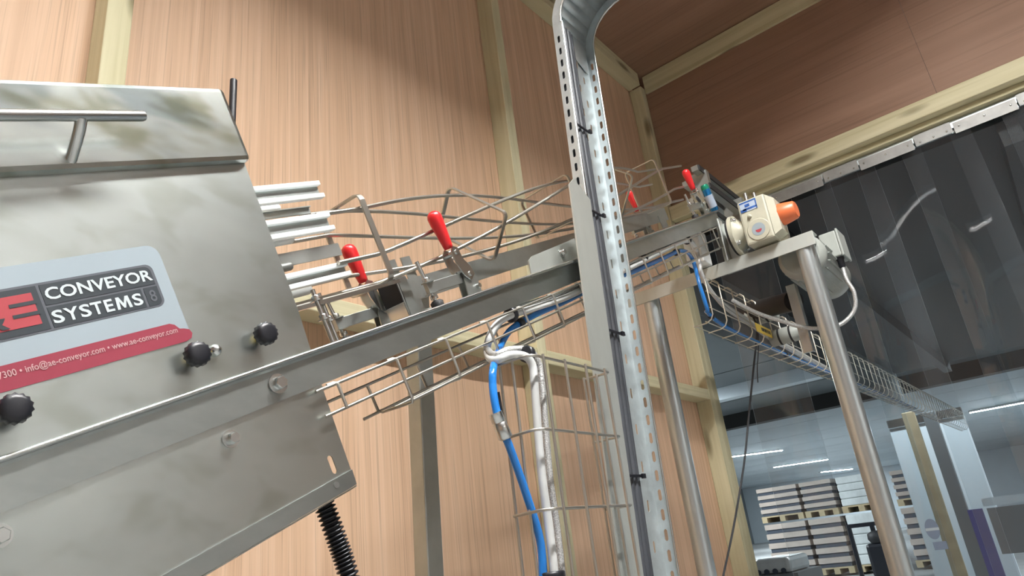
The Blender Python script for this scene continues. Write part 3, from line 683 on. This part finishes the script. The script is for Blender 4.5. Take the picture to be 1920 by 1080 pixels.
toggle_clamp(-1.165, .022, 'red-handled toggle clamp at the front of the conveyor, largest of the four')
toggle_clamp(-1.255, .128, 'red-handled toggle clamp behind the guide rods, beside the housing')
toggle_clamp(-.035, .022, 'red-handled toggle clamp beside the blue can at the conveyor head')
toggle_clamp(-.185, .140, 'red-handled toggle clamp behind the cage, just right of the slotted column')
t = thing('drink_can', 'slim blue metal can with green top beside the gearbox', 'can', onY(1338,393,.64))
a, b = onY(1341,396,.64), onY(1319,346,.64); ax = (b-a).normalized(); l = (b-a).length
MB().lathe(a, ax, [(0,.009), (.004,.0125), (l-.016,.0125)], 20).build('can_body', 'can_blue', t)
MB().lathe(a+ax*(l-.0158), ax, [(0,.0125), (.010,.0118), (.015,.009)], 20).build('can_top', 'can_green', t)
MB().lathe(a+ax*(l*.15), ax, [(0,.01262), (l*.45,.01262)], 20).build('can_band', 'plate_white', t)

# ================================================================== GEARED MOTOR
gm = thing('geared_motor', 'cream gearbox with orange cap and grey motor at the conveyor head', 'motor', (1.8,.45,.62))
gb = MB().bevbox((1.75,.442,.70), (.062,0,0), (0,.0765,0), (0,0,.1305), .006).build('gearbox', 'cream_paint', gm)
m = MB(); m.prism([(1.752,.442,.706), (1.752,.442,.826), (1.765,.424,.812), (1.765,.424,.72)], (.05,0,0)); m.build('gear_side_cover', 'cream_paint', gm)
m = MB(); m.bevbox((1.80,.43,.68), (.07,0,0), (0,.08,0), (0,0,.13), .02); m.build('gear_rear_stage', 'cream_paint', gm)
m = MB(); m.lathe((1.795,.426,.770), (-.02,-1,-.02), [(0,.031), (.010,.030), (.040,.0245), (.044,.021)], 28); m.build('orange_cap', 'orange_plastic', gm)
fg = MB().lathe((1.79,.545,.755), (0,1,0), [(0,.058), (.010,.058)], 36).build('output_flange', 'cream_paint', gm)
m = MB(); m.lathe((1.79,.512,.757), (0,1,0), [(0,.034), (.016,.034), (.033,.05)], 28); m.build('flange_neck', 'cream_paint', gm)
MB().lathe((1.79,.556,.755), (0,1,0), [(0,.054), (.006,.054)], 36).build('gasket', 'black_rubber', gm)
for k in range(4):
    a = math.radians(45+90*k); m = MB(); m.hexbolt((1.79+.047*math.cos(a), .5445, .755+.047*math.sin(a)), (0,-1,0), .006, .008); m.build('flange_bolt', 'bright_steel', fg)
npz = MB().bevbox((1.7485,.4655,.795), (.0012,0,0), (0,.046,0), (0,0,.03), .0003).build('nameplate', 'plate_white', gb)
for y0, y1, z0, z1 in ((.4655,.5115,.8205,.8245), (.4655,.4685,.7955,.8205), (.485,.498,.808,.816), (.4655,.505,.7995,.8045), (.495,.5115,.7955,.8035)): MB().aabb(1.7479,1.7484,y0,y1,z0,z1).build('nameplate_print', 'plate_blue', npz)
cvp = MB().lathe((1.7499,.478,.735), (-1,0,0), [(0,.0305), (.0012,.0305), (.0016,.029)], 32).build('round_cover', 'cream_paint', gb)
m = MB(); m.lathe((1.7482,.478,.735), (-1,0,0), [(0,.018), (.0004,.018)], 24); m.build('round_emblem', 'label_silver', cvp)
m = MB(); m.prism([V((1.7477,.478,.734))+Y_*(.0085*math.cos(a))+Z_*(.0085*math.sin(a)) for a in [math.pi+math.pi*k/8 for k in range(9)]], (-.0004,0,0)); m.build('red_emblem', 'label_block_red', cvp)
m = MB(); m.lathe((1.7499,.492,.778), (-1,0,0), [(0,.006), (.006,.005), (.008,.002)], 10); m.build('oil_plug', 'cream_paint', gb)
mo = MB().lathe((1.83,.415,.655), (1,0,-.03), [(0,.05), (.012,.062), (.03,.062), (.034,.058), (.20,.058), (.205,.061), (.26,.06), (.275,.045)], 32).build('motor_body', 'grey_paint', gm)
for k in range(18):
    a = 2*math.pi*k/18
    d = V((0, math.cos(a), math.sin(a))); s_ = V((0, -math.sin(a), math.cos(a)))
    MB().box(V((1.87,.415,.653))+d*.056-s_*.0012, (.155,0,-.004), s_*.0024, d*.009).build('cooling_fin', 'grey_paint', mo)
tb = MB().bevbox((1.93,.333,.655), (.075,0,0), (0,.045,0), (0,0,.075), .004).build('terminal_box', 'grey_paint', gm)
MB().bevbox((1.928,.327,.652), (.079,0,0), (0,.006,0), (0,0,.081), .002).build('box_cover', 'grey_paint', tb)
m = MB(); m.lathe((1.95,.345,.655), (0,0,-1), [(0,.011), (.006,.011), (.008,.009), (.026,.009), (.030,.006)], 14); m.build('cable_gland', 'black_plastic', tb)
p = V((1.95,.345,.625))
path = smooth_path([p, p-Z_*.035, V((1.955,.338,.55)), V((1.96,.352,.505)), V((1.95,.40,.475)), V((1.93,.47,.485)), V((1.90,.53,.52)), V((1.86,.575,.55)), V((1.80,.61,.585))], 8)
tag(MB().tube(path, .0055, 10).build('motor_lead', 'braid'), 'braided steel conduit looping from the grey motor box to the mesh tray', 'conduit')

# ================================================================== PERFORATED TRAY COLUMN
pt = thing('perforated_cable_tray', 'tall galvanised slotted cable tray column beside the flat post', 'cable tray', L(1.06,.59,ZF))
ln = lean.normalized(); H = (1.07+1.0)*lean.length
xl, xr, yw_, yf = .993, 1.125, .600, .578
def T(x, y, z): return V((x, y, 0))+lean*z
m = MB(); m.slotted(T(xl,yw_,ZF), X_, ln, xr-xl, H, [.028,.050,.082,.104], .066, .020, .006); m.build('tray_web', 'galvanised', pt, solid=.0012)
for x, nm in ((xl, 0), (xr, 1)):
    m = MB(); m.slotted(T(x,yw_,ZF), -Y_, ln, yw_-yf, H, [.011], .033, .019, .0065); m.build('tray_flange', 'galvanised', pt, solid=.0012)
    m = MB(); m.tube([T(x+(.002 if nm == 0 else -.002),yf-.001,ZF), T(x+(.002 if nm == 0 else -.002),yf-.001,1.07)], .0024, 8); m.build('rolled_edge', 'bright_steel', pt)
# bend and overhead run toward the room
bz = 1.07; R = .09
def bend(x, inner):   # arc from upright to level, toward -Y
    pts = []
    for k in range(9):
        a = math.radians(90*k/8); r = R+.022 if not inner else R
        pts.append(T(x, yw_-.022-R+0, bz)+V((0, r*math.cos(a), r*math.sin(a))))
    return pts
web = bend(xl, False); web2 = bend(xr, False); m = MB()
for i in range(8): m.add([web[i], web2[i], web2[i+1], web[i+1]], [(0,1,2,3)], True)
m.build('bend_web', 'galvanised', pt, solid=.0012)
for x in (xl, xr):
    o_, i_ = bend(x, False), bend(x, True); m = MB()
    for i in range(8): m.add([o_[i], o_[i+1], i_[i+1], i_[i]], [(0,1,2,3)])
    m.build('bend_flange', 'galvanised', pt, solid=.0012)
    m = MB(); m.tube(i_, .0026, 8); m.build('rolled_edge', 'bright_steel', pt)
    m = MB(); m.hexbolt(o_[4]*.5+i_[4]*.5, V((-1,0,0)) if x == xl else V((1,0,0)), .007, .007); m.build('tray_bolt', 'bright_steel', pt)
e = web[-1]; e2 = web2[-1]
m = MB(); m.slotted(e, X_, -Y_, xr-xl, 1.6, [.028,.066,.104], .066, .020, .006); m.build('overhead_web', 'galvanised', pt, solid=.0012)
for q_ in (e, e2):
    m = MB(); m.slotted(q_, -Z_, -Y_, .022, 1.6, [.011], .033, .019, .0065); m.build('overhead_flange', 'galvanised', pt, solid=.0012)
for k in range(2):
    m = MB(); m.cyl(V((xl+.13, .25-k*.7, 1.19)), V((xl+.13, .25-k*.7, ZC)), .004, 8); m.build('drop_rod', 'bright_steel', pt)
# splice plate at the foot of the bend
m = MB(); m.prism([T(xl+.05,yw_-.003,1.03), T(xr-.012,yw_-.003,1.0), T(xr-.006,yw_-.003,1.07), T(xl+.075,yw_-.003,1.085)], -Y_*.0015); m.build('splice_plate', 'galvanised', pt)
cb = thing('cable_bundle', 'dark grey flat cable bundle strapped inside the galvanised column', 'cable', T(1.01,.585,ZF))
bx = [(1.03,1.10), (.024,.9), (.03,.7), (.024,.5), (.018,.3), (.012,.1), (.010,-.2), (.010,-.6), (.010,-.98)]
path = smooth_path([T(xl+.026,.5905,1.07), T(xl+.026,.5905,.9), T(xl+.028,.5905,.75), T(xl+.032,.5905,.6), T(xl+.036,.5905,.45), T(xl+.036,.5905,.3), T(xl+.034,.5905,.1), T(xl+.032,.5905,-.3), T(xl+.03,.5905,-.98)], 6)
for dx, r in ((-.014,.0082), (.001,.0085), (.015,.0082), (.026,.006)):
    MB().tube([p+X_*dx for p in path], r, 10).build('cable', 'dark_cable', cb)
for z in (.80, .60, .36, .09):
    i = min(range(len(path)), key=lambda k: abs(path[k].z-z)); p = path[i]
    MB().bevbox(p+V((-.02,-.0125,-.002)), (.05,0,0), (0,.003,0), (0,0,.005), .0008).build('cable_tie', 'black_plastic', cb)
    MB().bevbox(p+V((.022,-.017,-.004)), (.009,0,0), (0,.005,0), (0,0,.008), .0008).build('tie_head', 'black_plastic', cb)

# ================================================================== WIRE BASKETS
vb = thing('wire_basket_tray', 'upright wire basket tray hanging below the conveyor, fixed beside the flat post', 'cable tray', (.82,.55,-.5))
YB, XL_, XR_ = .53, .722, .925
wr_ = .0021
for z in (.25, .15, .05, -.05, -.15, -.25):
    pts = [V((XL_,.588,z-.002)), V((XL_,.545,z))]
    for k in range(4): a = math.radians(180+90*k/3); pts.append(V((XL_+.015+.015*math.cos(a), YB+.015+.015*math.sin(a), z)))
    pts += [V((XR_-.004,YB,z)), V((XR_,YB+.004,z)), V((XR_,.58,z))]
    MB().tube(pts, wr_, 8).build('hoop_wire', 'wire_steel', vb)
for x, y in ((XL_+.002,.586), (XL_+.002,.563), (.748,YB-.003), (.8005,YB-.003), (.8535,YB-.003), (.9065,YB-.003), (XR_-.002,.553), (XR_-.002,.577)):
    MB().tube([(x,y,.253), (x,y,-.30)], wr_, 8).build('long_wire', 'wire_steel', vb)
ib = thing('wire_basket_tray', 'sloping wire basket tray slung under the conveyor rail', 'cable tray', C(-.8,.02,-.1))
for w, n, u0, u1 in ((-.004,-.0425,-1.5,-.02), (-.004,-.072,-1.5,-.05), (-.004,-.0985,-1.372,-.05), (.03,-.0995,-1.372,-.1), (.06,-.0985,-1.40,-.25), (.062,-.060,-1.49,-.3)):
    MB().tube([C(u0,w,n), C(u1,w,n)], wr_*.95, 8).build('long_wire', 'wire_steel', ib)
k = 0
for k in range(15):
    u = -1.47+k*.0985
    if u > -.03: break
    pts = [C(u-.012,-.002,-.0405), C(u-.003,-.0035,-.0405), C(u,-.006,-.0435), C(u,-.006,-.095), C(u,-.004,-.1005), C(u,.055,-.1005), C(u,.062,-.096), C(u,.064,-.058)]
    if u < -1.39: pts = pts[:3]+[C(u,-.006,-.073)]
    MB().tube(pts, wr_*.95, 8).build('hoop_wire', 'wire_steel', ib)
fb = thing('wire_mesh_tray', 'zinc wire mesh tray running level through the doorway beside the blue hose', 'cable tray', (2.5,.66,.52))
YT = .64
for y, z in ((YT+.022,.656), (YT,.645), (YT,.600), (YT,.553), (YT+.02,.519), (YT+.055,.517)):
    MB().tube([(1.70,y,z), (6.6,y,z)], .0016, 6).build('long_wire', 'zinc_wire', fb)
for k in range(52):
    x = 1.707+k*.094
    pts = [V((x,YT+.024,.655)), V((x,YT+.008,.658)), V((x,YT-.0015,.648)), V((x,YT-.0015,.535)), V((x,YT+.006,.522)), V((x,YT+.02,.516)), V((x,YT+.058,.515))]
    MB().tube(pts, .0019, 6).build('hoop_wire', 'zinc_wire', fb)
tg = MB().bevbox((2.02,YT-.006,.54), (.13,0,0), (0,.002,0), (0,0,.028), .0006).build('yellow_tag', 'yellow_tag', fb); tg['label'] = 'yellow tag with dark lettering'
for k in range(9): MB().aabb(2.062+k*.0088, 2.062+k*.0088+random.uniform(.004,.0075), YT-.0067, YT-.0062, .549, .560).build('tag_print', 'label_black', tg)

# ================================================================== HOSES AND CABLES
def tie(path, z, r, parent, name='cable_tie'):
    pass
bl = thing('blue_hose', 'glossy blue hose running along the conveyor baskets', 'hose', C(-.9,.02,-.09))
pts = [onY(1019,1090,.565), onY(1012,1010,.565), onY(985,922,.562), onY(958,845,.560), onY(945,812,.56), onY(932,775,.562), onY(924,725,.566), onY(926,685,.575), cf(938,650,.02), cf(958,618,.02), cf(1000,592,.018), cf(1060,565,.018), cf(1110,541,.02), cf(1180,513,.025), cf(1240,486,.025), cf(1278,470,.02), onX(1298,486,1.68), onX(1312,535,1.66), onX(1326,580,1.67), V((1.715,.655,.545)), V((1.85,.66,.529)), V((2.3,.668,.527)), V((3.2,.668,.526)), V((4.6,.668,.526))]
hp = smooth_path(pts, 6)
MB().tube(hp, .0054, 12).build('hose', 'blue_hose', bl)
ft = onY(933,785,.562); fd = (onY(950,825,.56)-ft).normalized()
MB().lathe(ft-fd*.008, fd, [(0,.009), (.012,.009), (.013,.0075), (.014,.009), (.034,.0095), (.036,.007)], 16).build('crimp_fitting', 'bright_steel', bl)
for p, q in ((cf(975,607,.018), cf(985,600,.018)), (cf(1268,473,.022), cf(1275,471,.022)), (V((1.74,.656,.541)), V((1.745,.656,.541))), (V((2.36,.668,.527)), V((2.365,.668,.527)))):
    d = (q-p).normalized(); MB().lathe(p-d*.006, d, [(0,.0075), (.001,.0088), (.011,.0088), (.012,.0075)], 14).build('cable_tie', 'black_plastic', bl)
MB().tube(smooth_path([onY(934,735,.572), onY(944,790,.575), onY(957,835,.575), onY(990,930,.57)], 5), .0022, 8).build('thin_black_wire', 'black_plastic', bl)
def conduit(name, off, rad, m_, label, dd):
    dx, dy = off
    pp = [onY(1042+dx,1090,.56+dd), onY(1030+dx,985,.56+dd), onY(1018+dx,900,.558+dd), onY(1010+dx,810,.556+dd), onY(1003+dx,720,.553+dd), onY(999+dx*.9,685,.553+dd), onY(985+dx*.6,664+dy,.556+dd), onY(955,662+dy,.565+dd), onY(928,672+dy,.58+dd), cf(914,660+dy,.015+dd), cf(916,638,.012+dd), cf(930+dx*.5,608+dy*.5,.01+dd), cf(956+dx*.3,588+dy,.008+dd), cf(1000,574+dy,.008+dd), cf(1060,554+dy,.01+dd), cf(1110,530+dy,.012+dd), cf(1180,500+dy*.6,.015+dd), cf(1240,470+dy*.5,.015+dd), cf(1288,450+dy*.4,.015+dd), onX(1306,470,1.72), onX(1316,515,1.70), onX(1340,555,1.78), *[p+Z_*(dd*-1.2+.006) for p in (V((1.88,.655,.585)), V((2.05,.655,.57)), V((2.3,.66,.55)), V((3.4,.682,.53)), V((4.6,.684,.528)))]]
    return tag(MB().tube(smooth_path(pp, 6), rad, 12).build(name, m_), label, 'conduit')
conduit('grey_conduit', (-1, 4), .0058, 'grey_conduit', 'smooth pale grey conduit looping from the basket into the upright basket', -.004)
conduit('braided_conduit', (13, -6), .0052, 'braid', 'braided silver conduit running beside the smooth grey one', .0055)
for p, q, r, lb in ((cf(958,590,.008), cf(966,587,.008), .0125, 'black strap on the conduits where they leave the sloping basket'), (onY(988,664,.555), onY(998,668,.555), .0125, 'black strap on the conduits at the top of the upright basket'), (onY(1035,1078,.56), onY(1036,1086,.56), .017, 'black strap around hose and conduits low in the upright basket'), (cf(1288,450,.015), cf(1292,448.5,.015), .012, 'black strap on the conduits just left of the gearbox'), (cf(1206,485,.015), cf(1209,484,.015), .011, 'black strap on the conduits right of the slotted column')):
    d = (q-p).normalized(); tag(MB().lathe(p-d*.004, d, [(0,r-.002), (.001,r), (.008,r), (.009,r-.002)], 16).build('cable_strap', 'black_plastic'), lb, 'strap', 'black straps on the conduits')
tag(MB().tube(smooth_path([onX(1421,585,2.13), onX(1418,640,2.12), onX(1412,700,2.1), onX(1404,780,2.06), onX(1395,870,2.02), onX(1376,985,1.98), onX(1352,1100,1.94), onX(1330,1220,1.9), onX(1330,1220,1.9)+V((-.02,.01,-.35)), onX(1330,1220,1.9)*1.0+V((-.02,.01,-.7))], 8), .0032, 8).build('loose_cable', 'dark_cable'), 'thin grey cable hanging from the mesh tray before the doorway', 'cable')
tag(MB().tube(smooth_path([onX(1421,600,2.15), onX(1422,655,2.15), onX(1420,690,2.16), onX(1421,717,2.15)], 6), .0018, 6).build('loose_cable', 'dark_cable'), 'short cut cable end dangling below the yellow tag', 'cable')
